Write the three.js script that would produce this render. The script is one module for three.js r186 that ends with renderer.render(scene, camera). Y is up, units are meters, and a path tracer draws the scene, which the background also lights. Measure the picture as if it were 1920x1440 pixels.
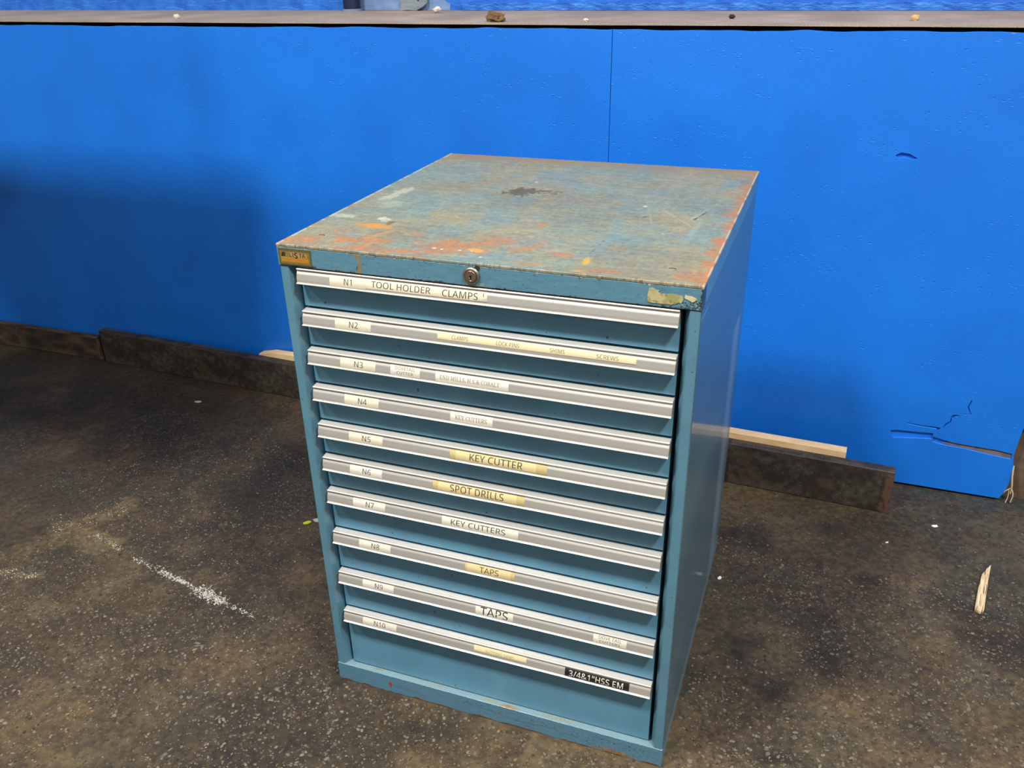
import * as THREE from 'three';
import { RoundedBoxGeometry } from 'three/addons/geometries/RoundedBoxGeometry.js';
import { mergeGeometries, mergeVertices, toCreasedNormals } from 'three/addons/utils/BufferGeometryUtils.js';
import { RectAreaLightUniformsLib } from 'three/addons/lights/RectAreaLightUniformsLib.js';

// ------------------------------------------------------------------ camera, exposure, lamps
RectAreaLightUniformsLib.init();
const scene = new THREE.Scene();
scene.background = new THREE.Color(0x000000);
const RAD = Math.PI / 180;
const camera = new THREE.PerspectiveCamera(47.806, 1920 / 1440, 0.05, 60);
camera.rotation.order = 'YXZ';
camera.position.set(0.8664, 1.4275, 1.1906);
camera.rotation.set(-27.566 * RAD, 21.053 * RAD, -1.408 * RAD);
camera.setViewOffset(1920, 1440, 13.4, -29.3, 1920, 1440);
camera.updateProjectionMatrix();
scene.add(camera);

const renderer = new THREE.WebGLRenderer({ antialias: true });
renderer.toneMapping = THREE.LinearToneMapping;
renderer.toneMappingExposure = 2.66;
renderer.shadowMap.enabled = true;

// high-bay lamps: [x, y of the glowing face, z, radiance]
const LAMPS = [
  [-0.67, 4.0, 1.4, 110, 'in the first row, over the cabinet'],
  [2.15, 4.0, 1.4, 116, 'in the first row, right of the cabinet'],
  [4.2, 4.0, 0.9, 38, 'by the right wall, added to brighten the floor and cabinet side'],  // added lamp, lifts the light on the right floor and cabinet side
  [-3.1, 4.0, 1.4, 62, 'in the first row, by the left wall'],
  [-0.67, 4.0, 5.6, 26, 'in the second row, over open floor'],
  [2.6, 4.0, 5.6, 22, 'in the second row, by the right wall'],
];
const LAMP_COLOR = 0xfffcf4;

// ------------------------------------------------------------------ helpers
function rng(seed) {
  let s = seed >>> 0;
  return () => { s = (s + 0x6d2b79f5) >>> 0; let t = s; t = Math.imul(t ^ (t >>> 15), t | 1); t ^= t + Math.imul(t ^ (t >>> 7), t | 61); return ((t ^ (t >>> 14)) >>> 0) / 4294967296; };
}
function hash(x, y, s) {
  let h = Math.imul(x, 374761393) ^ Math.imul(y, 668265263) ^ Math.imul(s, 1442695041);
  h = Math.imul(h ^ (h >>> 13), 1274126177); h ^= h >>> 16;
  return (h >>> 0) / 4294967296;
}
function vnoise(x, y, s = 1, per = 0) {
  const xi = Math.floor(x), yi = Math.floor(y); let fx = x - xi, fy = y - yi;
  fx = fx * fx * (3 - 2 * fx); fy = fy * fy * (3 - 2 * fy);
  let x0 = xi | 0, x1 = x0 + 1, y0 = yi | 0, y1 = y0 + 1;
  if (per) { const q = per - 1; x0 &= q; x1 &= q; y0 &= q; y1 &= q; }       // periods are powers of two
  const a = hash(x0, y0, s), b = hash(x1, y0, s), c = hash(x0, y1, s), d = hash(x1, y1, s);
  return a + (b - a) * fx + (c - a) * fy + (a - b - c + d) * fx * fy;
}
function fbm(x, y, oct = 4, s = 1, per = 0) {
  let v = 0, a = 0.5, n = 0;
  for (let i = 0; i < oct; i++) { v += a * vnoise(x, y, s + i * 17, per); n += a; x *= 2; y *= 2; per *= 2; a *= 0.5; }
  return v / n;
}
const clamp = (v, a = 0, b = 1) => Math.min(b, Math.max(a, v));
const sstep = (a, b, v) => { const t = clamp((v - a) / (b - a)); return t * t * (3 - 2 * t); };
const mix = (a, b, t) => [a[0] + (b[0] - a[0]) * t, a[1] + (b[1] - a[1]) * t, a[2] + (b[2] - a[2]) * t];

function dataTex(w, h, fn, srgb = true) {                      // fn(i, j) -> [r, g, b] 0..255, j counts up
  const d = new Uint8Array(w * h * 4);
  for (let j = 0; j < h; j++) for (let i = 0; i < w; i++) {
    const c = fn(i, j), k = (j * w + i) * 4;
    d[k] = c[0]; d[k + 1] = c[1]; d[k + 2] = c[2]; d[k + 3] = 255;
  }
  return finish(new THREE.DataTexture(d, w, h), srgb);
}
function finish(t, srgb = true) {
  t.magFilter = THREE.LinearFilter; t.minFilter = THREE.LinearFilter;
  t.wrapS = t.wrapT = THREE.RepeatWrapping;
  if (srgb) t.colorSpace = THREE.SRGBColorSpace;
  t.needsUpdate = true; return t;
}
function canvasTex(w, h, draw) {
  const c = document.createElement('canvas'); c.width = w; c.height = h;
  draw(c.getContext('2d'), w, h);
  const t = finish(new THREE.CanvasTexture(c)); t.wrapS = t.wrapT = THREE.ClampToEdgeWrapping; return t;
}
const std = (o) => new THREE.MeshStandardMaterial(o);
const phys = (o) => new THREE.MeshPhysicalMaterial(o);

// box-projected uv in metres
function boxUV(g, scale = 1) {
  g = g.index ? g.toNonIndexed() : g;
  const p = g.attributes.position, n = p.count, uv = new Float32Array(n * 2);
  const a = new THREE.Vector3(), b = new THREE.Vector3(), c = new THREE.Vector3();
  for (let i = 0; i < n; i += 3) {
    a.fromBufferAttribute(p, i); b.fromBufferAttribute(p, i + 1); c.fromBufferAttribute(p, i + 2);
    const nn = b.clone().sub(a).cross(c.clone().sub(a)), ax = Math.abs(nn.x), ay = Math.abs(nn.y), az = Math.abs(nn.z);
    [a, b, c].forEach((v, k) => {
      let u, w;
      if (ax >= ay && ax >= az) { u = -v.z; w = v.y; } else if (ay >= az) { u = v.x; w = -v.z; } else { u = v.x; w = v.y; }
      uv[(i + k) * 2] = u / scale; uv[(i + k) * 2 + 1] = w / scale;
    });
  }
  g.setAttribute('uv', new THREE.BufferAttribute(uv, 2));
  return g;
}
function planarUV(g, fu, fv) {
  const p = g.attributes.position, uv = new Float32Array(p.count * 2);
  for (let i = 0; i < p.count; i++) { uv[2 * i] = fu(p.getX(i), p.getY(i), p.getZ(i)); uv[2 * i + 1] = fv(p.getX(i), p.getY(i), p.getZ(i)); }
  g.setAttribute('uv', new THREE.BufferAttribute(uv, 2)); return g;
}
const box = (x0, x1, y0, y1, z0, z1) => { const g = new THREE.BoxGeometry(x1 - x0, y1 - y0, z1 - z0); g.translate((x0 + x1) / 2, (y0 + y1) / 2, (z0 + z1) / 2); return g; };
const rbox = (x0, x1, y0, y1, z0, z1, r = 0.0015, seg = 2) => { const g = new RoundedBoxGeometry(x1 - x0, y1 - y0, z1 - z0, seg, r); g.translate((x0 + x1) / 2, (y0 + y1) / 2, (z0 + z1) / 2); return g; };
const merge = (list) => mergeGeometries(list.map((g) => { const h = g.index ? g.toNonIndexed() : g.clone(); for (const k of Object.keys(h.attributes)) if (!['position', 'normal', 'uv'].includes(k)) h.deleteAttribute(k); return h; }));
const shapeOf = (pts) => new THREE.Shape(pts.map(([x, y]) => new THREE.Vector2(x, y)));

const taken = {};
function numbered(name) { const n = taken[name] ?? 0; taken[name] = n + 1; return n ? `${name}_${String(n).padStart(3, '0')}` : name; }
function mesh(name, geo, mat, parent, label) {
  const m = new THREE.Mesh(geo, mat); m.name = name; m.castShadow = m.receiveShadow = true;
  if (label) m.userData.label = label;
  if (parent) parent.add(m);
  return m;
}
function top(o, name, label, category, group) {
  o.name = numbered(name); o.userData.label = label; o.userData.category = category;
  if (group) o.userData.group = group;
  scene.add(o); return o;
}
function structure(o, name, label) { o.name = name; o.userData.kind = 'structure'; if (label) o.userData.label = label; scene.add(o); return o; }

// ------------------------------------------------------------------ shared textures and materials
const TN = 1024;
// sprayed paint: fine orange peel with a few pits
const peel = dataTex(512, 512, (i, j) => { const v = 128 + 90 * (fbm(i / 8, j / 8, 3, 5, 64) - 0.5) + 50 * (fbm(i / 64, j / 64, 2, 9, 8) - 0.5); return [v, v, v]; }, false);
function wornPaint(base, seed, o = {}) {                       // tile of 0.5 m
  const n = TN, px = new Float32Array(n * n * 3), r = rng(seed);
  for (let j = 0; j < n; j++) for (let i = 0; i < n; i++) {
    const f = fbm(i / 128, j / 128, 5, seed, 8), g = hash(i, j, seed), k = (j * n + i) * 3;
    const m = 1 + (f - 0.5) * (o.mottle ?? 0.16) + (g - 0.5) * 0.05;
    px[k] = base[0] * m; px[k + 1] = base[1] * m; px[k + 2] = base[2] * (1 + (m - 1) * 0.8);
  }
  const blot = (x, y, rad, c, s) => {
    for (let dy = -rad * 2; dy <= rad * 2; dy++) for (let dx = -rad * 2; dx <= rad * 2; dx++) {
      const d = Math.hypot(dx, dy * s) + (hash(x + dx, y + dy, seed + 3) - 0.5) * rad * 0.7;
      if (d > rad) continue;
      const k = ((((y + dy) % n + n) % n) * n + ((x + dx) % n + n) % n) * 3;
      for (let q = 0; q < 3; q++) px[k + q] = px[k + q] * 0.25 + c[q] * 0.75;
    }
  };
  for (let q = 0; q < (o.chips ?? 180); q++) blot(Math.floor(r() * n), Math.floor(r() * n), 1 + Math.floor(r() * r() * 4), r() < 0.7 ? [52, 62, 62] : [150, 150, 140], 0.6 + r());
  return dataTex(n, n, (i, j) => { const k = (j * n + i) * 3; return [clamp(px[k], 0, 255), clamp(px[k + 1], 0, 255), clamp(px[k + 2], 0, 255)]; });
}
const TEAL = [84, 128, 148];
const tealTex = wornPaint(TEAL, 11);
const tealRep = () => { const t = tealTex.clone(); t.repeat.set(2, 2); t.needsUpdate = true; return t; };
const peelRep = (r) => { const t = peel.clone(); t.repeat.set(r, r); t.needsUpdate = true; return t; };
const drawerTex = wornPaint([88, 138, 165], 13, { chips: 130 }); drawerTex.repeat.set(2, 2);
const drawerMat = phys({ map: drawerTex, bumpMap: peelRep(12), bumpScale: 0.0001, roughness: 0.4, clearcoat: 0.3, clearcoatRoughness: 0.2 });
const tealMat = phys({ map: tealRep(), bumpMap: peelRep(12), bumpScale: 0.00012, roughness: 0.42, clearcoat: 0.25, clearcoatRoughness: 0.25 });

// ------------------------------------------------------------------ room shell
const ZW = -1.2122;                 // face of the blue panels
const concreteTile = (base, seed, n = 512, streak = 20, grain = 14) => dataTex(n, n, (i, j) => {
  const f = fbm((i / n) * 8, (j / n) * 8, 6, seed, 8) - 0.5, g = (hash(i, j, seed + 2) - 0.5) * grain, st = (fbm((i / n) * 4, (j / n) * 64, 3, seed + 7, 0) - 0.5) * streak;
  return [clamp(base[0] + f * 50 + g + st, 0, 255), clamp(base[1] + f * 46 + g + st, 0, 255), clamp(base[2] + f * 42 + g + st, 0, 255)];
});

// floor: trowelled dark concrete, worn down to the aggregate in places
const FN = 2048, FT = 1.3;          // texels, metres per tile
const floorPx = new Float32Array(FN * FN), floorH = new Float32Array(FN * FN);
for (let j = 0; j < FN; j++) for (let i = 0; i < FN; i++) {
  const a = fbm(i / 256, j / 256, 5, 31, 8), b = fbm(i / 16, j / 16, 3, 77, 128), h = hash(i, j, 5);
  floorPx[j * FN + i] = 0.86 + (a - 0.5) * 0.7 + (b - 0.5) * 0.6 + (h - 0.5) * 0.16;
  floorH[j * FN + i] = 0.5 + (a - 0.5) * 0.5 + (b - 0.5) * 0.5;
}
{
  const r = rng(99);
  const splat = (cx, cy, rx, ry, an, v, hgt) => {
    const R = Math.ceil(Math.max(rx, ry)) + 1, ca = Math.cos(an), sa = Math.sin(an);
    for (let dy = -R; dy <= R; dy++) for (let dx = -R; dx <= R; dx++) {
      const u = (dx * ca + dy * sa) / rx, w = (-dx * sa + dy * ca) / ry, d = u * u + w * w + (hash(cx + dx, cy + dy, 8) - 0.5) * 0.5;
      if (d > 1) continue;
      const k = (((cy + dy) % FN + FN) % FN) * FN + ((cx + dx) % FN + FN) % FN;
      floorPx[k] += (v - floorPx[k]) * 0.7; floorH[k] = clamp(floorH[k] + hgt);
    }
  };
  for (let q = 0; q < 9000; q++) { const s = 1 + r() * r() * 4.5; splat(Math.floor(r() * FN), Math.floor(r() * FN), s, s * (0.5 + r() * 0.5), r() * 6.3, 0.95 + r() * 0.75, 0.1); }
  for (let q = 0; q < 5000; q++) { const s = 1.5 + r() * r() * 7; splat(Math.floor(r() * FN), Math.floor(r() * FN), s, s * (0.3 + r() * 0.6), r() * 6.3, 0.35 + r() * 0.3, -0.25); }
}
const floorTex = dataTex(FN, FN, (i, j) => {
  const v = floorPx[j * FN + i], w = fbm(i / 128, j / 128, 2, 51, 16) - 0.5;
  return [clamp(154 * v + w * 16, 0, 255), clamp(140 * v, 0, 255), clamp(110 * v - w * 14, 0, 255)];
});
const floorBump = dataTex(FN, FN, (i, j) => { const v = 255 * clamp(floorH[j * FN + i]); return [v, v, v]; }, false);
// stains, dust, paint and a painted light balance on the floor, by place
function segDist(x, z, ax, az, bx, bz) { const t = clamp(((x - ax) * (bx - ax) + (z - az) * (bz - az)) / ((bx - ax) ** 2 + (bz - az) ** 2)); return [Math.hypot(x - ax - t * (bx - ax), z - az - t * (bz - az)), t]; }
function floorStainAndLight(x, z) {
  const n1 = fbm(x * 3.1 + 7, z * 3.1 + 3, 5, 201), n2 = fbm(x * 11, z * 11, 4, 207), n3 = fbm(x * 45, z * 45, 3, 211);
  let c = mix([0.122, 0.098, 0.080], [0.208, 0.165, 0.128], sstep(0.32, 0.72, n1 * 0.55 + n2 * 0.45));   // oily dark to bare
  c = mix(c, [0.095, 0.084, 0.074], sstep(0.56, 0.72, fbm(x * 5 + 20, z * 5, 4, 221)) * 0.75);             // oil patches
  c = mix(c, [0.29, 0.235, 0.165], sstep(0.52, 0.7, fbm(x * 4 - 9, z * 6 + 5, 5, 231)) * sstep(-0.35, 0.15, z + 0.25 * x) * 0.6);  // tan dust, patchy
  c = mix(c, [0.31, 0.258, 0.198], 0.75 * sstep(0.42, 0.62, n1 * 0.5 + n2 * 0.5 + (x > 0.45 ? 0.13 : -0.16) + (z > -0.05 && x > 0.1 ? 0.1 : 0)));   // worn bare to the sand; left-right tone offset evens out the lamp light
  // greyer, smoother cement by the broken panel
  let d = Math.hypot((x - 1.5) / 0.42, (z + 1.02) / 0.3) + (n2 - 0.5) * 1.1; c = mix(c, [0.21, 0.2, 0.195], 1 - sstep(0.5, 1.1, d));
  // blue paint run down onto the floor
  d = Math.hypot((x - 1.4) / 0.2, (z + 1.2) / 0.055) + (n3 - 0.5) * 1.5 + (n2 - 0.5); c = mix(c, [0.10, 0.19, 0.36], 0.6 * (1 - sstep(0.4, 1.1, d)));
  // tan spill and crust on the left
  for (const [ax, az, bx, bz, w, a] of [[-1.03, -0.24, -0.94, -0.39, 0.05, 0.8], [-0.99, -0.25, -0.86, -0.21, 0.045, 0.7], [-1.13, 0.0, -1.0, -0.2, 0.05, 0.6], [-1.1, -0.02, -0.93, -0.05, 0.016, 0.8]]) {
    const [q] = segDist(x, z, ax, az, bx, bz); c = mix(c, [0.42, 0.35, 0.235], a * (1 - sstep(0.35, 1, q / w + (n2 - 0.5) * 1.6 + (n3 - 0.5) * 0.9)));
  }
  return c;
}
function floorPatch(x0, x1, z0, z1, step) {
  const nx = Math.max(1, Math.round((x1 - x0) / step)), nz = Math.max(1, Math.round((z1 - z0) / step));
  const g = new THREE.PlaneGeometry(x1 - x0, z1 - z0, nx, nz); g.rotateX(-Math.PI / 2); g.translate((x0 + x1) / 2, 0, (z0 + z1) / 2);
  const p = g.attributes.position, col = new Float32Array(p.count * 3);
  for (let i = 0; i < p.count; i++) { const c = floorStainAndLight(p.getX(i), p.getZ(i)); col.set(c.map((v) => Math.min(1, v * 0.88)), i * 3); }
  g.setAttribute('color', new THREE.BufferAttribute(col, 3));
  return planarUV(g, (x) => x / FT + 0.31, (x, y, z) => -z / FT + 0.17);
}
const RX0 = -6, RX1 = 5, RZ1 = 8, RH = 4.9;
const floorMat = std({ map: floorTex, bumpMap: floorBump, bumpScale: 0.0022, roughness: 0.8, vertexColors: true });
const floor = structure(new THREE.Group(), 'floor', 'dark worn concrete floor with pale aggregate');
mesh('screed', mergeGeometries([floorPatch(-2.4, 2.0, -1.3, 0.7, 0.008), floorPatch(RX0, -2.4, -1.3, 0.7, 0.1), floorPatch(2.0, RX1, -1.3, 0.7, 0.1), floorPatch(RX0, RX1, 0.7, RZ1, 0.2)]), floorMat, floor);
mesh('slab', boxUV(box(RX0 - 0.2, RX1 + 0.2, -0.2, -0.004, -2.3, RZ1 + 0.2)), std({ color: 0x4a443e, roughness: 0.9 }), floor);

// exposed pebbles of the concrete and loose white grit
{
  const r = rng(4242), peb = new THREE.IcosahedronGeometry(1, 0), list = [];
  const inCab = (x, z) => x > -0.01 && x < 0.727 && z < 0.01 && z > -0.75;
  const put = (x, z, s, col, hgt) => { if (!inCab(x, z) && z > -1.2) list.push([x, z, s, col, hgt]); };
  let tries = 0;
  while (list.length < 34000 && tries++ < 260000) {
    const x = -1.7 + r() * 3.35, z = -1.18 + r() * 1.75;
    const wear = fbm(x * 2.6 + 3, z * 2.6 - 8, 4, 301) * 0.75 + fbm(x * 9, z * 9, 3, 303) * 0.35 + (x > 0.6 && z > -0.75 ? 0.13 : 0) + (z > -0.15 ? 0.06 : 0) - (z < -0.8 ? 0.12 : 0);
    if (wear < 0.5 + r() * 0.16) continue;
    const v = 0.25 + r() * 0.8, s = 0.0011 + r() * r() * (x > 0.5 || z > 0 ? 0.0044 : 0.003);
    put(x, z, s, [0.155 * v, 0.126 * v, 0.088 * v], 0.25);
  }
  for (let q = 0; q < 2000; q++) {                              // loose grit
    const x = -1.5 + r() * 3.1, z = -1.15 + r() * 1.7, near = Math.hypot(x + 0.15, z + 0.2) < 0.45;
    if (!near && r() < 0.6) continue;
    const v = 0.2 + r() * r() * 0.6; put(x, z, 0.0006 + r() * r() * 0.0019, [0.6 * v, 0.56 * v, 0.5 * v], 0.6);
  }
  const line = (ax, az, bx, bz, w, n, s0) => { for (let q = 0; q < n; q++) { const t = r(), g = (r() + r() - 1) * w * (0.35 + Math.abs(fbm(t * 9, 3, 2, 55) - 0.3)); const v = 0.35 + r() * 0.35; put(ax + (bx - ax) * t + (az - bz) * g * 3, az + (bz - az) * t + (bx - ax) * g * 3, s0 * (0.4 + r()), [0.72 * v, 0.69 * v, 0.6 * v], 0.3); } };
  line(-0.745, -0.197, -0.30, -0.104, 0.014, 380, 0.0017);
  line(-0.64, -0.175, -0.54, -0.154, 0.05, 150, 0.0018);
  line(-0.50, -0.146, -0.40, -0.125, 0.13, 420, 0.0018);
  line(-0.93, -0.25, -0.80, -0.21, 0.06, 130, 0.0014);
  line(-1.16, -0.02, -0.93, -0.05, 0.06, 170, 0.0016);
  line(-1.05, -0.22, -0.93, -0.38, 0.22, 200, 0.0013);
  const im = new THREE.InstancedMesh(peb, std({ color: 0xffffff, roughness: 0.75 }), list.length), m = new THREE.Matrix4(), c = new THREE.Color();
  list.forEach(([x, z, s, col, hgt], i) => {
    const e = new THREE.Euler((r() - 0.5) * 0.4, r() * 6.3, (r() - 0.5) * 0.4), qn = new THREE.Quaternion().setFromEuler(e);
    m.compose(new THREE.Vector3(x, s * hgt * 0.25, z), qn, new THREE.Vector3(s * (0.8 + r() * 0.6), s * hgt, s * (0.6 + r() * 0.4)));
    im.setMatrixAt(i, m); im.setColorAt(i, c.setRGB(...col));
  });
  im.name = 'pebble'; im.userData.kind = 'stuff'; im.castShadow = im.receiveShadow = true; floor.add(im);
}

// back wall: a low wall with a ledge, faced with blue boards, and the blue upper wall set back behind the ledge
const wallBack = structure(new THREE.Group(), 'wall_back', 'bright blue boarded wall with a grey ledge on top');
const BLUE = [7, 109, 213];
const bn = 2048, wallH = new Float32Array(bn * bn).fill(0.5), wallC = new Float32Array(bn * bn);
{
  const r = rng(515);
  for (let j = 0; j < bn; j++) for (let i = 0; i < bn; i++) {
    wallH[j * bn + i] = 0.5 + (fbm(i / 16, j / 16, 2, 61, 128) - 0.5) * 0.1 + (fbm(i / 256, j / 256, 2, 63, 8) - 0.5) * 0.3;
    wallC[j * bn + i] = (fbm(i / 256, j / 256, 4, 67, 8) - 0.5) * 0.12 + (fbm(i / 6, j / 6, 2, 69, 0) - 0.5) * 0.06 + (hash(i, j, 68) - 0.5) * 0.05;
  }
  const dab = (cx, cy, rx, ry, h, c) => {
    for (let dy = -Math.ceil(ry); dy <= ry; dy++) for (let dx = -Math.ceil(rx); dx <= rx; dx++) {
      const d = (dx / rx) ** 2 + (dy / ry) ** 2; if (d > 1) continue;
      const k = (((cy + dy) % bn + bn) % bn) * bn + ((cx + dx) % bn + bn) % bn, f = 1 - d;
      wallH[k] = clamp(wallH[k] + h * f); wallC[k] += c * f;
    }
  };
  for (let q = 0; q < 900; q++) { const s = 1 + r() * r() * 3.5; dab(Math.floor(r() * bn), Math.floor(r() * bn), s, s, -0.5, -0.12); }            // pits
  for (let q = 0; q < 130; q++) {                                                                                                                    // clusters of brush nicks
    const cx = r() * bn, cy = r() * bn, n = 2 + Math.floor(r() * 9);
    for (let k = 0; k < n; k++) dab(Math.floor(cx + (r() - 0.5) * 130), Math.floor(cy + (r() - 0.5) * 60), 2 + r() * 9, 1 + r() * 1.8, r() < 0.6 ? 0.35 : -0.4, r() < 0.55 ? 0.07 : -0.08);
  }
}
const blueTex = dataTex(bn, bn, (i, j) => { const v = wallC[j * bn + i], m = 1 + v; return [clamp(BLUE[0] * m + Math.max(0, v) * 60, 0, 255), clamp(BLUE[1] * m + Math.max(0, v) * 30, 0, 255), clamp(BLUE[2] * (1 + v * 0.7), 0, 255)]; });
const blueBump = dataTex(bn, bn, (i, j) => { const v = 255 * wallH[j * bn + i]; return [v, v, v]; }, false);
const blueMat = phys({ map: blueTex, bumpMap: blueBump, bumpScale: 0.0016, roughness: 0.5, clearcoat: 0.08, clearcoatRoughness: 0.4 });
const BT = 1.25;
const PT = 1.23, PB = 0.008;        // top and bottom of the boards
const holes = [
  [[1.1245, 0.1762], [1.1416, 0.1792], [1.185, 0.1815], [1.2342, 0.1849], [1.2343, 0.1672], [1.1886, 0.1616], [1.1348, 0.1546], [1.1265, 0.1642]],
  [[1.2365, 0.1745], [1.2852, 0.1643], [1.3386, 0.162], [1.4015, 0.1603], [1.4396, 0.1558], [1.4391, 0.1395], [1.3843, 0.1435], [1.3196, 0.1516], [1.255, 0.1546], [1.237, 0.159]],
  [[1.1629, 0.2070], [1.2024, 0.2046], [1.2452, 0.2057], [1.2500, 0.2029], [1.2433, 0.1945], [1.2398, 0.2012], [1.2032, 0.2017], [1.1637, 0.2042]],
  [[1.2535, 0.2045], [1.2594, 0.2202], [1.2692, 0.2299], [1.2684, 0.2443], [1.2743, 0.2519], [1.2940, 0.25], [1.2797, 0.2465], [1.2715, 0.2385], [1.2715, 0.2273], [1.2615, 0.2155]],
  [[1.2963, 0.2579], [1.3146, 0.2587], [1.3085, 0.2682], [1.3029, 0.2802], [1.3078, 0.3017], [1.3101, 0.3008], [1.3055, 0.2808], [1.3120, 0.2676], [1.3168, 0.2578], [1.2988, 0.2560]],
  [[1.004, 0.9448], [1.0166, 0.952], [1.0354, 0.9498], [1.057, 0.9395], [1.0468, 0.9373], [1.0216, 0.9409], [1.0112, 0.9387]],
];
function board(x0, x1, outline, cuts, seed) {
  // painted face layer with its cracks and chips cut through, on a solid core
  const r = rng(seed), sh = shapeOf(outline);
  for (const h of cuts) sh.holes.push(new THREE.Path(h.map(([x, y]) => new THREE.Vector2(x, y))));
  const face = new THREE.ExtrudeGeometry(sh, { depth: 0.006, bevelEnabled: true, bevelThickness: 0.0006, bevelSize: 0.0006, bevelSegments: 1, bevelOffset: -0.0006 });
  face.translate(0, 0, ZW - 0.0066);
  const core = new THREE.ExtrudeGeometry(shapeOf(outline), { depth: 0.006, bevelEnabled: false }); core.translate(0, 0, ZW - 0.0132);
  return boxUV(merge([face, core]), BT);
}
const SEAM = 0.269;
const leftOutline = [[-2.6, PB], [SEAM - 0.0007, PB], [SEAM - 0.0007, PT]];
const rightOutline = [[SEAM + 0.0007, PB], [0.8, PB - 0.001], [1.1, PB + 0.001], [1.437, PB], [1.4467, 0.0289], [1.4531, 0.0666], [1.4511, 0.1129], [1.4438, 0.1548], [1.4464, 0.1979], [1.449, 0.2403], [1.472, 0.26], [1.52, 0.21], [1.58, 0.08], [1.6, PB], [2.68, PB], [2.68, PT]];
{
  const r = rng(77), jag = (o, x1, x0) => { for (let x = x1 - 0.02; x > x0; x -= 0.02) o.push([x, PT + (fbm(x * 12, 1, 3, 71) - 0.5) * 0.006]); o.push([x0, PT]); };
  jag(leftOutline, SEAM, -2.6); jag(rightOutline, 2.68, SEAM + 0.0007);
}
mesh('board', board(-2.17, SEAM, leftOutline, [[[-0.5055, 0.4715], [-0.497, 0.4775], [-0.4885, 0.4725], [-0.493, 0.4695]]], 1), blueMat, wallBack);
mesh('board', board(SEAM, 2.68, rightOutline, holes, 2), blueMat, wallBack);
mesh('board', boxUV(box(-5.99, -2.602, PB, PT, ZW - 0.0132, ZW), BT), blueMat, wallBack);
mesh('board', boxUV(box(2.682, 4.99, PB, PT, ZW - 0.0132, ZW), BT), blueMat, wallBack);
const ledgeTex = concreteTile([154, 138, 123], 401, 1024, 6, 46);
const ledgeMat = std({ map: ledgeTex, bumpMap: ledgeTex, bumpScale: 0.002, roughness: 0.85 });
const LY = 1.2435, ZU = -1.725;       // ledge top, face of the upper wall
{
  const pts = [[RX0, -ZU], [RX1, -ZU]];
  for (let x = RX1; x > RX0; x -= 0.025) pts.push([x, 1.226 + (fbm(x * 5, 9, 4, 81) - 0.5) * 0.014]);
  const g = new THREE.ExtrudeGeometry(shapeOf(pts), { depth: 0.004, bevelEnabled: false }); g.rotateX(-Math.PI / 2); g.translate(0, LY - 0.004, 0);
  mesh('ledge', boxUV(g, 1.1), ledgeMat, wallBack, 'dusty grey brown ledge along the top of the low wall');
}
mesh('low_wall', boxUV(merge([box(RX0, RX1, 0, 1.15, -2.1, -1.2455), box(RX0, RX1, 1.15, LY - 0.004, -2.1, -1.33)]), 1.1), std({ map: concreteTile([88, 70, 56], 407), roughness: 0.95 }), wallBack);
const upperTex = dataTex(TN, TN, (i, j) => {
  const f = fbm(i / 64, j / 64, 6, 93, 16) - 0.5, p = fbm(i / 90, j / 9, 4, 97, 0);
  let c = [30 + f * 40, 104 + f * 50, 200 + f * 40];
  if (p > 0.66) c = mix(c, [84, 140, 222], sstep(0.66, 0.8, p) * 0.7);
  return c.map((v) => clamp(v, 0, 255));
});
const upperBump = dataTex(TN, TN, (i, j) => { const v = 255 * clamp(fbm(i / 48, j / 14, 5, 103, 0)); return [v, v, v]; }, false);
mesh('upper_wall', boxUV(box(RX0, RX1, LY, RH, -2.1, ZU), 0.5), std({ map: upperTex, bumpMap: upperBump, bumpScale: 0.0015, roughness: 0.8 }), wallBack, 'rough blue painted upper wall behind the ledge');
mesh('skirting_strip', boxUV(box(-0.37, RX1, LY + 0.001, LY + 0.025, ZU, ZU + 0.012), 0.5), std({ map: upperTex, bumpMap: upperBump, bumpScale: 0.004, roughness: 0.55 }), wallBack);
// bare patch where the paint has come off
{
  const r = rng(12), pts = [];
  for (let x = -0.757; x <= -0.415; x += 0.02) pts.push([x, LY + 0.001]);
  for (let x = -0.415; x >= -0.762; x -= 0.016) pts.push([x, LY + 0.066 * (1 - Math.max(0, (x + 0.55) / 0.15) ** 2) + r() * 0.016 + 0.002]);
  const g = new THREE.ExtrudeGeometry(shapeOf(pts), { depth: 0.002, bevelEnabled: false }); g.translate(0, 0, ZU);
  mesh('bare_patch', boxUV(g, 0.5), std({ map: concreteTile([104, 132, 176], 411), roughness: 0.8 }), wallBack, 'grey blue patch with the paint worn off');
}
// rough bare fibre showing in the long scored groove
{
  const g = new THREE.ExtrudeGeometry(shapeOf([[1.262, 0.156], [1.2852, 0.1628], [1.3386, 0.161], [1.4015, 0.1593], [1.4394, 0.1552], [1.4389, 0.1398], [1.3843, 0.1438], [1.3196, 0.152]]), { depth: 0.0028, bevelEnabled: false }); g.translate(0, 0, ZW - 0.0068);
  mesh('bare_groove', boxUV(g, 0.12), std({ map: concreteTile([118, 104, 104], 413), bumpMap: ledgeTex, bumpScale: 0.003, roughness: 0.95 }), wallBack, 'bare brown grey fibre in the scored groove');
}
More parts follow.
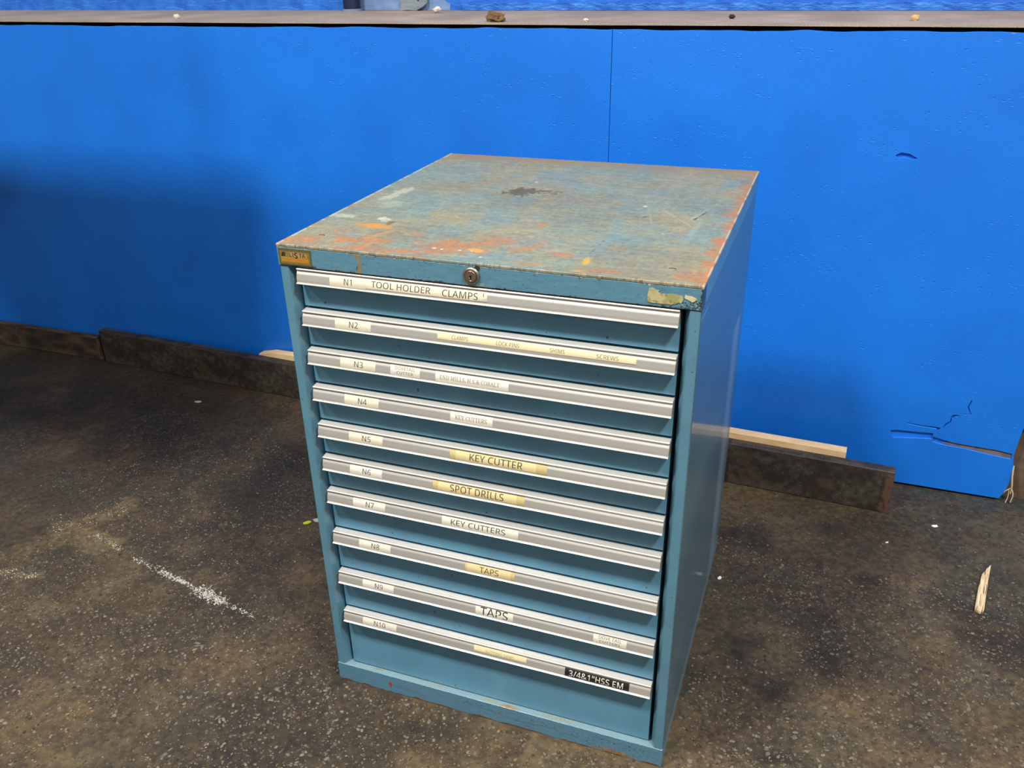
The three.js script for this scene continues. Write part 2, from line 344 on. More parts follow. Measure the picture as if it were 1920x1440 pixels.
// torn fibres of the broken board corner
{
  const r = rng(31), fm = std({ color: 0xb9a98c, roughness: 0.9 });
  const fib = (pts, rad) => mesh('torn_fibre', new THREE.TubeGeometry(new THREE.CatmullRomCurve3(pts.map((p) => new THREE.Vector3(...p))), 12, rad, 5), fm, wallBack, 'pale torn fibre at the broken board corner');
  fib([[1.452, 0.118, ZW - 0.004], [1.4545, 0.085, ZW + 0.003], [1.460, 0.055, ZW + 0.004], [1.462, 0.03, ZW]], 0.0026);
  fib([[1.460, 0.05, ZW + 0.002], [1.448, 0.038, ZW + 0.003], [1.446, 0.03, ZW]], 0.0016);
  fib([[1.461, 0.05, ZW], [1.468, 0.03, ZW + 0.006], [1.466, 0.006, ZW + 0.008]], 0.0016);
  fib([[1.456, 0.045, ZW], [1.457, 0.02, ZW + 0.006], [1.453, 0.004, ZW + 0.012]], 0.0012);
}

const wallMat = std({ map: (() => { const t = concreteTile([176, 178, 178], 421); t.repeat.set(0.5, 0.5); return t; })(), roughness: 0.9 });
structure(mesh('wall_left', boxUV(box(RX0 - 0.2, RX0, 0, RH, -2.1, RZ1)), wallMat), 'wall_left');
structure(mesh('wall_right', boxUV(box(RX1, RX1 + 0.2, 0, RH, -2.1, RZ1)), wallMat), 'wall_right');
structure(mesh('wall_front', boxUV(box(RX0 - 0.2, RX1 + 0.2, 0, RH, RZ1, RZ1 + 0.2)), wallMat), 'wall_front');
structure(mesh('ceiling', boxUV(box(RX0 - 0.2, RX1 + 0.2, RH, RH + 0.2, -2.1, RZ1 + 0.2)), std({ color: 0xb4b4b0, roughness: 0.9 })), 'ceiling');

// ------------------------------------------------------------------ lamps
const lampShell = std({ color: 0x9a9c9e, roughness: 0.45, metalness: 0.7, side: THREE.DoubleSide });
LAMPS.forEach(([x, y, z, power, where]) => {
  const g = new THREE.Group();
  const prof = [[0.2, 0], [0.215, 0.004], [0.205, 0.03], [0.16, 0.12], [0.09, 0.18], [0.075, 0.2], [0.075, 0.31], [0.05, 0.33], [0, 0.33]].map(([r, h]) => new THREE.Vector2(r, h));
  const shell = mesh('shade', new THREE.LatheGeometry(prof, 40), lampShell, g);
  const disc = new THREE.CylinderGeometry(0.198, 0.198, 0.008, 40); disc.translate(0, 0.006, 0);
  mesh('diffuser', disc, std({ color: 0xffffff, emissive: LAMP_COLOR, emissiveIntensity: 6 }), g);
  const rod = new THREE.CylinderGeometry(0.008, 0.008, RH - y - 0.32, 10); rod.translate(0, 0.325 + (RH - y - 0.32) / 2 - 0.005, 0);
  mesh('hanging_rod', rod, lampShell, g);
  shell.scale.set(1.25, 1, 1.25); g.children[1].scale.set(1.25, 1, 1.25);
  g.position.set(x, y, z);
  const L = new THREE.RectAreaLight(LAMP_COLOR, power, 0.44, 0.44);
  L.position.set(0, -0.004, 0); L.rotation.x = -Math.PI / 2; L.castShadow = true; L.name = 'lamp_light'; g.add(L);
  top(g, 'high_bay_lamp', `round metal lamp hung from the ceiling ${where}`, 'lamp', 'high-bay lamps');
});

// added shelf, unseen above the frame on the left: it throws the shadow on the blue wall
{
  const g = new THREE.Group(), sx0 = -2.6, sx1 = -0.82, sz0 = -0.495, sz1 = 0.22, sy = 1.62;
  const wm = std({ color: 0x8a7458, roughness: 0.8 }), W0 = (sx0 + sx1) / 2, Z0 = (sz0 + sz1) / 2;
  for (let k = 0; k < 5; k++) { const w = (sz1 - sz0) / 5; mesh('plank', box(sx0 - W0, sx1 - W0, 0, 0.03, sz0 - Z0 + k * w + 0.0005, sz0 - Z0 + (k + 1) * w - 0.0005), wm, g); }
  for (const x of [-0.75, 0.75]) { mesh('cross_bar', box(x - 0.02, x + 0.02, -0.03, 0, sz0 - Z0, sz1 - Z0), lampShell, g); for (const z of [-0.36, 0.36]) mesh('hanging_rod', box(x - 0.006, x + 0.006, -0.02, RH - sy, z - 0.006, z + 0.006), lampShell, g); }
  g.position.set(W0, sy, Z0);
  top(g, 'added_shade_shelf', 'unseen plank shelf added to cast the wall shadow, on four rods from the ceiling', 'shelf');
}

// ------------------------------------------------------------------ drawer cabinet
const W = 0.717, D = 0.739, H = 0.9934, CAPB = 0.955, PL = 0.0468;
const cab = new THREE.Group();
cab.position.set(W / 2, 0, -D / 2);
top(cab, 'drawer_cabinet', 'worn teal steel tool cabinet with ten drawers and aluminium handles', 'cabinet');
const C = (g) => g.translate(-W / 2, 0, D / 2);

// -- top sheet: grey teal paint rubbed thin, rust along the edges, spills and scratches
const topTex = dataTex(1024, 1056, (i, j) => {
  const x = (i / 1024) * W, z = -(j / 1056) * D;                 // z runs to the back
  const n1 = fbm(x * 9, z * 9, 5, 501), n2 = fbm(x * 40, z * 40, 4, 503), n3 = fbm(x * 170, z * 170, 3, 505), nx = fbm(x * 30, z * 140, 4, 507), h = hash(i, j, 509);
  let c = mix([120, 132, 126], [136, 131, 110], sstep(0.34, 0.6, n1 * 0.6 + n2 * 0.2 + nx * 0.2));
  c = mix(c, [108, 131, 138], sstep(0.5, 0.72, fbm(x * 13 + 4, z * 8, 5, 511) + (nx - 0.5) * 0.15) * 0.6);            // cleaner paint
  c = mix(c, [114, 98, 76], sstep(0.54, 0.72, fbm(x * 7 - 3, z * 9 + 2, 5, 513)) * 0.22);            // brown film
  const g = (h - 0.5) * 16 + (n3 - 0.5) * 30 + (nx - 0.5) * 20; c = [c[0] + g, c[1] + g, c[2] + g];
  const rust = (t, k = 1) => { if (t > 0) c = mix(c, mix([166, 110, 70], mix([132, 92, 62], [196, 140, 88], n3), n2), clamp(t * k * (0.45 + 0.55 * sstep(0.36, 0.62, n3 * 0.6 + nx * 0.4)))); };
  const e = n2 - 0.5, e3 = n3 - 0.5, f = -z;
  // edges
  const er = W - x, eb = D + z, el = x;
  rust(1 - sstep(0.2, 1, er / (0.022 + 0.03 * (n1 - 0.35)) + e * 2.2 + e3 * 1.2), 1.1);
  rust(1 - sstep(0.2, 1, eb / (0.03 + 0.04 * (n1 - 0.4)) + e * 2.4 + e3 * 1.4), 1.0);
  rust((1 - sstep(0.2, 1, el / 0.006 + e * 3 + e3)) * sstep(0.4, 0.6, n1), 0.6);
  rust(1 - sstep(0.3, 1, Math.hypot((W - x) / 0.09, eb / 0.06) + e * 1.5), 0.9);
  rust(1 - sstep(0.3, 1, Math.hypot(x / 0.1, eb / 0.05) + e * 1.5), 0.85);
  rust(1 - sstep(0.3, 1, Math.hypot((x - 0.69) / 0.04, (f - 0.05) / 0.05) + e * 1.8 + e3), 0.85);
  if (eb < 0.1) c = mix(c, [134, 116, 90], 0.55 * sstep(0.1, 0.02, eb + e * 0.06));
  // rust islands near the front: [x, depth, rx, rz, strength]
  for (const [bx, bz, rx, rz, s] of [[0.03, 0.02, 0.06, 0.03, 0.8], [0.11, 0.055, 0.05, 0.022, 1], [0.18, 0.018, 0.075, 0.02, 1], [0.16, 0.05, 0.03, 0.02, 0.8], [0.285, 0.06, 0.06, 0.042, 1], [0.36, 0.115, 0.035, 0.03, 0.8], [0.345, 0.07, 0.03, 0.025, 0.6], [0.41, 0.078, 0.025, 0.02, 0.75], [0.475, 0.08, 0.022, 0.016, 0.9], [0.55, 0.02, 0.045, 0.012, 0.9], [0.44, 0.02, 0.05, 0.008, 0.8], [0.43, 0.12, 0.012, 0.03, 0.6], [0.4, 0.222, 0.008, 0.02, 0.7], [0.56, 0.14, 0.02, 0.012, 0.5], [0.21, 0.11, 0.03, 0.02, 0.5], [0.07, 0.10, 0.03, 0.016, 0.5]]) {
    const d = Math.hypot((x - bx) / rx, (f - bz) / rz) + e * 1.7 + e3 * 1.3; rust((1 - sstep(0.55, 1.1, d)) * s);
  }
  const spot = (bx, bz, rx, rz, col, s, an = 0, rough = 1) => { const ca = Math.cos(an), sa = Math.sin(an), dx = x - bx, dz = f - bz, d = Math.hypot((dx * ca + dz * sa) / rx, (-dx * sa + dz * ca) / rz) + (e * 1.4 + e3 * 1.2) * rough; const t = (1 - sstep(0.5, 1, d)) * s; if (t > 0) c = mix(c, col, t); };
  spot(0.118, 0.138, 0.042, 0.02, [188, 132, 62], 0.9); spot(0.15, 0.1, 0.008, 0.045, [182, 130, 70], 0.7, -0.5); spot(0.34, 0.06, 0.02, 0.01, [206, 150, 70], 0.8);
  spot(0.5265, 0.055, 0.008, 0.024, [186, 150, 58], 0.9, 0.1); spot(0.527, 0.012, 0.012, 0.014, [190, 140, 60], 0.8);
  spot(0.05, 0.36, 0.016, 0.075, [178, 172, 158], 0.75, -0.12); spot(0.07, 0.28, 0.03, 0.03, [176, 172, 156], 0.4);
  spot(0.022, 0.183, 0.03, 0.012, [170, 174, 168], 0.65); spot(0.11, 0.18, 0.02, 0.014, [192, 188, 178], 0.85); spot(0.135, 0.165, 0.008, 0.02, [110, 92, 50], 0.8);
  spot(0.279, 0.433, 0.05, 0.03, [84, 78, 54], 0.85, 0.25, 1.5); spot(0.32, 0.45, 0.03, 0.01, [100, 88, 64], 0.8, 0.3, 1.4); spot(0.2, 0.415, 0.05, 0.02, [120, 122, 104], 0.5);
  // long blue streak where something was dragged, back to front
  { const t = clamp((f - 0.06) / 0.55), cx = 0.519 + 0.006 * t + 0.012 * Math.sin(t * 7), d = Math.abs(x - cx) / (0.008 + 0.012 * t) + e * 1.4; if (f > 0.06 && f < 0.6) c = mix(c, mix([110, 132, 148], [126, 116, 102], sstep(0.6, 0.9, t)), 0.5 * (1 - sstep(0.3, 1, d)) * (0.3 + 0.55 * sstep(0.35, 0.55, fbm(f * 16, 2, 3, 521)))); }
  const scr = (ax, az, bx, bz, w, col, s) => { const [d] = segDist(x, f, ax, az, bx, bz); const t = (1 - sstep(0.2, 1, d / w + e3 * 2.4)) * s * (0.4 + 0.6 * sstep(0.35, 0.6, n2)); if (t > 0) c = mix(c, col, t); };
  scr(0.545, 0.42, 0.60, 0.21, 0.0028, [154, 154, 138], 0.52); scr(0.575, 0.39, 0.655, 0.28, 0.0026, [156, 160, 150], 0.56); scr(0.64, 0.33, 0.672, 0.45, 0.004, [148, 170, 178], 0.60); scr(0.655, 0.2, 0.66, 0.33, 0.007, [138, 164, 174], 0.45);
  spot(0.648, 0.338, 0.0025, 0.012, [52, 70, 72], 0.95, -0.25, 0.9); spot(0.655, 0.368, 0.0018, 0.02, [56, 74, 76], 0.9, -0.25, 0.9); scr(0.535, 0.3, 0.565, 0.33, 0.003, [90, 74, 50], 0.7); scr(0.52, 0.08, 0.526, 0.17, 0.0014, [70, 60, 50], 0.6); scr(0.15, 0.002, 0.157, 0.05, 0.003, [196, 140, 70], 0.6);
  for (const [px, pz, s] of [[0.27, 0.052, 0.004], [0.285, 0.05, 0.003], [0.315, 0.053, 0.004], [0.335, 0.055, 0.003], [0.29, 0.52, 0.004], [0.33, 0.47, 0.003], [0.36, 0.03, 0.004], [0.61, 0.235, 0.002], [0.545, 0.395, 0.005]]) spot(px, pz, s, s, [200, 192, 176], 0.9, 0, 0.6);
  if (x < 0.006 && n2 > 0.4) c = mix(c, [170, 176, 174], 0.7);
  if (f < 0.004) c = mix(c, fbm(x * 220, 3, 3, 551) > 0.5 ? [162, 146, 132] : [104, 100, 90], 0.5 * sstep(0.35, 0.55, n2));
  if (er < 0.003) c = mix(c, [182, 178, 160], 0.7 * sstep(0.3, 0.5, n2));
  // scattered dirt specks
  if (vnoise(x * 260, z * 420, 531) > 0.93) c = mix(c, [74, 66, 52], 0.55);
  return [clamp(c[0] * 0.95, 0, 255), clamp(c[1] * 0.95, 0, 255), clamp(c[2] * 0.9, 0, 255)];
});
topTex.wrapS = topTex.wrapT = THREE.ClampToEdgeWrapping;
const topBump = dataTex(512, 512, (i, j) => { const v = 128 + 150 * (fbm(i / 32, j / 32, 5, 541, 16) - 0.5); return [v, v, v]; }, false);
const topRough = dataTex(512, 512, (i, j) => { const v = 135 + 110 * (fbm(i / 32, j / 32, 4, 547, 16) - 0.5); return [v, v, v]; }, false);
const sheet = C(planarUV(rbox(0, W, H - 0.005, H, -D, 0, 0.0012), (x) => x / W, (x, y, z) => -z / D));
mesh('top_sheet', sheet, std({ map: topTex, bumpMap: topBump, bumpScale: 0.0009, roughness: 0.9, roughnessMap: topRough }), cab, 'grey teal top sheet with rust patches and scratches');

// -- rail under the top sheet, with the lock, the maker plate and sticker remains
const railTex = canvasTex(2048, 112, (g, w, h) => {
  const r = rng(601);
  g.fillStyle = 'rgb(80,124,145)'; g.fillRect(0, 0, w, h);
  for (let q = 0; q < 900; q++) { const a = r() * 0.14; g.fillStyle = r() < 0.5 ? `rgba(60,86,90,${a})` : `rgba(120,150,150,${a})`; g.fillRect(r() * w, r() * h, 4 + r() * 60, 2 + r() * 14); }
  for (let q = 0; q < 260; q++) { g.fillStyle = `rgba(46,60,60,${0.4 + r() * 0.5})`; g.beginPath(); g.ellipse(r() * w, r() * h, 0.6 + r() * 2, 0.6 + r() * 2.4, 0, 0, 7); g.fill(); }
  for (let x = 0; x < w; x += 4) {                                   // chipped top and bottom edges
    const a = fbm(x / 40, 1, 4, 603); if (a > 0.46) { g.fillStyle = r() < 0.6 ? 'rgba(70,62,54,.7)' : 'rgba(176,172,160,.7)'; g.fillRect(x + r() * 5, 0, 2 + r() * 11, (a - 0.42) * 34 * r() * r()); }
    const b = fbm(x / 50, 9, 4, 605); if (b > 0.5) { g.fillStyle = 'rgba(48,54,52,.75)'; g.fillRect(x, h - (b - 0.46) * 46 * r(), 4 + r() * 6, 12); }
  }
  const X = (m) => (m / W) * w, Y = (m) => (1 - (m - CAPB) / (H - 0.005 - CAPB)) * h;
  // old tape mark
  g.fillStyle = 'rgb(118,112,96)'; g.beginPath(); g.moveTo(X(0.1445), 0); g.lineTo(X(0.162), 0); g.lineTo(X(0.162), h); g.lineTo(X(0.151), h); g.lineTo(X(0.154), h * 0.62); g.lineTo(X(0.155), h * 0.4); g.lineTo(X(0.15), h * 0.2); g.fill();
  for (let q = 0; q < 300; q++) { g.fillStyle = r() < 0.5 ? 'rgba(80,70,52,.5)' : 'rgba(160,150,130,.4)'; g.fillRect(X(0.153) + r() * X(0.009), r() * h, 2, 2); }
  g.strokeStyle = 'rgb(50,50,46)'; g.lineWidth = 4; g.beginPath(); g.moveTo(X(0.1545), h * 0.6); g.lineTo(X(0.1515), h * 0.82); g.stroke();
  // chips by the right corner and smudges beside the lock
  for (let q = 0; q < 160; q++) { const x = X(0.712 - r() * r() * 0.05), y = h * (0.55 + r() * 0.45); g.fillStyle = r() < 0.7 ? 'rgba(40,52,54,.8)' : 'rgba(140,160,160,.7)'; g.fillRect(x, y, 2 + r() * 7, 2 + r() * 6); }
  for (let q = 0; q < 120; q++) { g.fillStyle = 'rgba(44,48,46,.85)'; g.fillRect(w - 12 + r() * 12, r() * h, 2 + r() * 6, 2 + r() * 6); }
  g.fillStyle = 'rgba(132,140,128,.7)'; g.fillRect(X(0.348), Y(0.9615), X(0.03), 26);
});
const railMat = phys({ map: railTex, bumpMap: peelRep(40), bumpScale: 0.00012, roughness: 0.42, clearcoat: 0.25, clearcoatRoughness: 0.25 });
mesh('front_rail', C(planarUV(rbox(0.0004, W - 0.0004, CAPB, H - 0.005, -0.03, -0.0003, 0.001), (x) => x / W, (x, y) => (y - CAPB) / (H - 0.005 - CAPB))), railMat, cab, 'teal front rail with chips and sticker remains');
mesh('cap_band', C(boxUV(merge([box(0.0004, 0.004, CAPB, H - 0.005, -D + 0.0004, -0.03), box(W - 0.004, W - 0.0004, CAPB, H - 0.005, -D + 0.0004, -0.03), box(0.0004, W - 0.0004, CAPB, H - 0.005, -D + 0.0004, -D + 0.004)]))), tealMat, cab);

// -- sides with the folded front posts, back, inner floor
const sideTex = canvasTex(1024, 1400, (g, w, h) => {
  const r = rng(611), X = (z) => (-z / D) * w, Y = (y) => (1 - y / H) * h;
  g.fillStyle = 'rgb(72,102,112)'; g.fillRect(0, 0, w, h);
  for (let q = 0; q < 700; q++) { g.fillStyle = r() < 0.55 ? `rgba(70,84,86,${r() * 0.12})` : `rgba(110,130,130,${r() * 0.1})`; g.beginPath(); g.ellipse(r() * w, r() * h, 10 + r() * 60, 20 + r() * 140, 0, 0, 7); g.fill(); }
  for (let q = 0; q < 200; q++) { g.fillStyle = r() < 0.6 ? 'rgba(44,54,56,.7)' : 'rgba(180,186,180,.6)'; g.beginPath(); g.ellipse(r() * w, r() * h, 1 + r() * 2, 1 + r() * 3, 0, 0, 7); g.fill(); }
  const st = (pts, lw, col) => { g.strokeStyle = col; g.lineWidth = lw; g.lineCap = 'round'; g.beginPath(); pts.forEach(([z, y], k) => (k ? g.lineTo(X(z), Y(y)) : g.moveTo(X(z), Y(y)))); g.stroke(); };
  st([[-0.245, 0.80], [-0.231, 0.783], [-0.17, 0.745], [-0.1, 0.723]], 2, 'rgba(170,190,200,.75)');
  st([[-0.24, 0.798], [-0.234, 0.788]], 6, 'rgba(210,220,224,.9)');
  st([[-0.11, 0.735], [-0.095, 0.722], [-0.08, 0.70]], 12, 'rgba(196,204,206,.85)');
  st([[-0.078, 0.702], [-0.073, 0.688]], 22, 'rgba(206,216,220,.85)');
  st([[-0.02, 0.715], [-0.05, 0.74]], 6, 'rgba(180,186,184,.7)');
  st([[-0.07, 0.68], [-0.11, 0.58], [-0.1, 0.5]], 3, 'rgba(150,160,158,.45)');
  st([[-0.662, 0.71], [-0.655, 0.66]], 4, 'rgba(170,196,220,.7)');
  st([[-0.735, 0.7], [-0.735, 0.05]], 4, 'rgba(150,166,176,.55)');
  for (let q = 0; q < 26; q++) { const z = -r() * 0.7, y = 0.5 + r() * 0.48; st([[z, y], [z + (r() - 0.5) * 0.01, y - 0.01 - r() * 0.04]], 1.5 + r() * 2, `rgba(170,186,196,${0.25 + r() * 0.4})`); }
});
const sideMat = phys({ map: sideTex, roughness: 0.4, bumpMap: peelRep(14), bumpScale: 0.00008, clearcoat: 0.4, clearcoatRoughness: 0.09 });
function postProfile(mirror) {
  const p = [[0.002, -0.0025], [0.0035, -0.0015], [0.0165, -0.0015], [0.0180, -0.0022], [0.0262, -0.019], [0.0265, -0.021], [0.0265, -0.06], [0.0248, -0.06], [0.0248, -0.0215], [0.0168, -0.0034], [0.0042, -0.0034], [0.0036, -0.0042], [0.0036, -D + 0.001], [0.002, -D + 0.001]];
  const sh = shapeOf(mirror ? p.map(([x, z]) => [W - x, -z]).reverse() : p.map(([x, z]) => [x, -z]));
  const g = new THREE.ExtrudeGeometry(sh, { depth: CAPB - PL - 0.002, bevelEnabled: false }); g.rotateX(-Math.PI / 2); g.scale(1, 1, 1);
  g.translate(0, PL + 0.001, 0);
  return g;
}
const sideUV = (g) => { g = boxUV(g); const p = g.attributes.position, uv = g.attributes.uv; for (let i = 0; i < p.count; i++) uv.setXY(i, clamp((-p.getZ(i) + (p.getZ(i) > -0.022 ? p.getX(i) : 0)) / D), p.getY(i) / H); return g; };
const postGeo = (m) => postProfile(m);
mesh('side_panel', C(boxUV(postGeo(false))), tealMat, cab);
{
  // the right side: the folded post in the plain paint, the big outer sheet with its scratches
  mesh('side_panel', C(boxUV(postGeo(true))), tealMat, cab);
  mesh('side_sheet', C(sideUV(box(W - 0.0021, W - 0.0006, PL + 0.0016, CAPB - 0.0012, -D + 0.001, -0.0035))), sideMat, cab, 'glossy right side sheet with pale scratches');
}
mesh('back_panel', C(boxUV(box(0.004, W - 0.004, PL, CAPB, -D + 0.001, -D + 0.003))), tealMat, cab);
mesh('inner_frame', C(boxUV(merge([box(0.0268, W - 0.0268, PL - 0.002, PL + 0.006, -D + 0.004, -0.05), box(0.0268, W - 0.0268, CAPB - 0.004, CAPB + 0.01, -D + 0.004, -0.031), box(0.0225, 0.0245, PL, CAPB, -D + 0.004, -0.061), box(W - 0.0245, W - 0.0225, PL, CAPB, -D + 0.004, -0.061)]))), tealMat, cab);

// -- plinth
const plinthTex = canvasTex(2048, 256, (g, w, h) => {                 // upper half: top face, lower half: front face
  const r = rng(621);
  g.fillStyle = 'rgb(80,124,148)'; g.fillRect(0, 0, w, h);
  g.fillStyle = 'rgba(128,140,136,.55)'; g.fillRect(0, 0, w, h / 2);
  for (let q = 0; q < 800; q++) { g.fillStyle = r() < 0.5 ? `rgba(66,92,100,${r() * 0.16})` : `rgba(112,144,150,${r() * 0.16})`; g.fillRect(r() * w, r() * h, 6 + r() * 70, 2 + r() * 16); }
  const X = (m) => (m / W) * w;
  const blot = (x, y, rx, ry, cols, n) => { for (let q = 0; q < n; q++) { const a = r() * 6.3, d = Math.sqrt(r()) * (0.4 + r() * 0.6); g.fillStyle = cols[Math.floor(r() * cols.length)]; g.beginPath(); g.ellipse(x + Math.cos(a) * d * rx, y + Math.sin(a) * d * ry, 1 + r() * 4, 2 + r() * 9, 0, 0, 7); g.fill(); } };
  const RU = ['rgba(150,98,58,.6)', 'rgba(120,74,44,.6)', 'rgba(150,128,88,.55)', 'rgba(116,110,86,.5)'];
  blot(X(0.095), 40, 50, 22, ['rgba(120,120,96,.6)', 'rgba(106,98,74,.5)'], 120); blot(X(0.40), 90, 70, 46, RU, 420); blot(X(0.36), 60, 60, 20, RU.slice(2), 120); blot(X(0.5), 60, 160, 30, RU.slice(2), 260); blot(X(0.24), 50, 60, 20, RU.slice(2), 100);
  blot(X(0.1275), 196, 10, 16, ['rgba(150,70,40,.95)'], 120); blot(X(0.62), 240, 150, 22, RU, 300);
  for (let q = 0; q < 420; q++) { const x = X(0.28 + r() * 0.43), y = h * 0.62 + r() * r() * h * 0.36; g.fillStyle = r() < 0.75 ? 'rgba(44,58,62,.75)' : 'rgba(130,140,120,.6)'; g.fillRect(x, y, 1 + r() * 8, 1 + r() * 4); }
  g.strokeStyle = 'rgba(44,60,66,.8)'; for (const [a, b, c, d] of [[0.3, 0.66, 0.42, 0.8], [0.42, 0.8, 0.5, 0.74], [0.5, 0.74, 0.58, 0.86], [0.12, 0.74, 0.2, 0.78], [0.43, 0.8, 0.455, 0.92]]) { g.lineWidth = 2; g.beginPath(); g.moveTo(X(a), h * b); for (let t = 0.1; t <= 1; t += 0.1) g.lineTo(X(a + (c - a) * t), h * (b + (d - b) * t) + (r() - 0.5) * 10); g.stroke(); }
  for (let x = 0; x < w; x += 5) { const a = fbm(x / 60, 2, 4, 623); g.fillStyle = a > 0.5 ? 'rgba(96,58,34,.9)' : 'rgba(60,50,40,.8)'; g.fillRect(x, h - (a - 0.25) * 26, 6, 14); }
  for (let q = 0; q < 60; q++) { g.fillStyle = 'rgba(190,206,206,.6)'; g.fillRect(r() * w, h / 2 - 3 + r() * 6, 5 + r() * 20, 2); }
});
const plinthGeo = merge([rbox(0.0006, W - 0.0008, 0, PL, -0.0145, 0, 0.0011), box(0.0006, W - 0.0008, 0, PL, -D, -0.0134)]);
mesh('plinth', C(planarUV(plinthGeo, (x, y, z) => (x - 0.3 * Math.min(0, z + 0.06)) / W, (x, y, z) => (y > PL - 0.0004 ? 0.5 + clamp(-z / 0.0145) * 0.49 : (y / PL) * 0.5))), phys({ map: plinthTex, roughness: 0.42, bumpMap: peelRep(40), bumpScale: 0.0001, clearcoat: 0.5, clearcoatRoughness: 0.12 }), cab, 'teal base with rust and chipped paint');

// -- maker plate
const plateTex = canvasTex(640, 300, (g, w, h) => {
  const r = rng(631);
  g.fillStyle = 'rgb(90,82,48)'; g.fillRect(0, 0, w, h);
  g.fillStyle = 'rgb(132,98,36)'; g.fillRect(30, 52, w - 60, h - 84);
  g.fillStyle = 'rgb(160,122,40)'; g.fillRect(40, 160, w - 96, 76);
  g.fillStyle = 'rgb(84,78,50)'; g.fillRect(0, 0, w, 44);
  g.fillStyle = 'rgb(30,30,28)'; for (const [x, a] of [[48, 44], [96, 36]]) { g.beginPath(); g.moveTo(x, 150); g.lineTo(x + 22, 72); g.lineTo(x + 22 + a, 72); g.lineTo(x + a, 150); g.fill(); }
  g.fillStyle = 'rgb(92,120,70)'; g.beginPath(); g.moveTo(128, 150); g.lineTo(136, 72); g.lineTo(184, 64); g.lineTo(170, 150); g.fill();
  g.fillStyle = 'rgb(158,124,88)'; g.beginPath(); g.moveTo(196, 152); g.lineTo(206, 74); g.lineTo(330, 56); g.lineTo(560, 84); g.lineTo(566, 152); g.fill();
  g.fillStyle = 'rgb(44,22,24)'; g.textBaseline = 'alphabetic'; g.font = 'bold 92px sans-serif';
  g.fillText('L', 206, 146); g.fillText('I', 270, 146); g.font = 'bold 150px sans-serif'; g.fillText('S', 306, 172); g.font = 'bold 92px sans-serif'; g.fillText('T', 408, 146); g.fillText('A', 468, 146);
  g.fillStyle = 'rgba(190,80,24,.8)'; let x = 70; while (x < 540) { const ww = 8 + r() * 26; g.fillRect(x, 186 + r() * 3, ww, 20); x += ww + 5 + (r() < 0.2 ? 14 : 0); }
  for (let q = 0; q < 900; q++) { g.fillStyle = r() < 0.55 ? `rgba(70,62,34,${r() * 0.5})` : `rgba(206,176,96,${r() * 0.4})`; g.beginPath(); g.ellipse(r() * w, r() * h, 1 + r() * 7, 1 + r() * 4, r() * 3, 0, 7); g.fill(); }
  for (let q = 0; q < 300; q++) { g.fillStyle = 'rgba(78,76,52,.7)'; const e = r() < 0.5; g.fillRect(e ? r() * w : (r() < 0.5 ? r() * 24 : w - 24 + r() * 24), e ? (r() < 0.5 ? r() * 34 : h - 26 + r() * 26) : r() * h, 3 + r() * 8, 3 + r() * 6); }
});
const plateGeo = rbox(0.0045, 0.0672, 0.9578, 0.9868, -0.0003, 0.0009, 0.0005);
mesh('maker_plate', C(planarUV(plateGeo, (x) => (x - 0.0045) / 0.0627, (x, y) => (y - 0.9578) / 0.029)), std({ map: plateTex, roughness: 0.45 }), cab, 'small worn yellow brown maker plate with dark lettering');

// -- torn yellow sticker remains on the right of the rail
{
  const stTex = dataTex(256, 128, (i, j) => { const n = fbm(i / 24, j / 24, 4, 641), m = fbm(i / 60 + 9, j / 60, 3, 643); let c = mix([172, 162, 116], [146, 140, 90], sstep(0.4, 0.6, m)); if (i > 190) c = mix(c, [206, 200, 168], 0.7); c = mix(c, [100, 92, 58], sstep(0.6, 0.75, n) * 0.6); return c; });
  const piece = (pts) => { const g = new THREE.ExtrudeGeometry(shapeOf(pts), { depth: 0.0004, bevelEnabled: false }); return planarUV(g, (x) => (x - 0.636) / 0.073, (x, y) => (y - 0.958) / 0.027); };
  const a = [[0.6362, 0.962], [0.636, 0.972], [0.638, 0.9825], [0.643, 0.9835], [0.648, 0.9805], [0.6535, 0.9805], [0.651, 0.9775], [0.656, 0.976], [0.664, 0.9757], [0.672, 0.9772], [0.682, 0.9765], [0.6875, 0.9745], [0.6885, 0.969], [0.6855, 0.9635], [0.682, 0.965], [0.679, 0.9625], [0.673, 0.9605], [0.655, 0.9602], [0.640, 0.9603]];
  const b = [[0.6895, 0.9725], [0.691, 0.9775], [0.6945, 0.9765], [0.70, 0.9765], [0.7065, 0.974], [0.7085, 0.9718], [0.706, 0.970], [0.702, 0.967], [0.698, 0.969], [0.695, 0.9705]];
  const m = std({ map: stTex, roughness: 0.7 });
  for (const p of [a, b]) mesh('sticker_remnant', C(piece(p)), m, cab, 'torn yellowed sticker remnant');
}

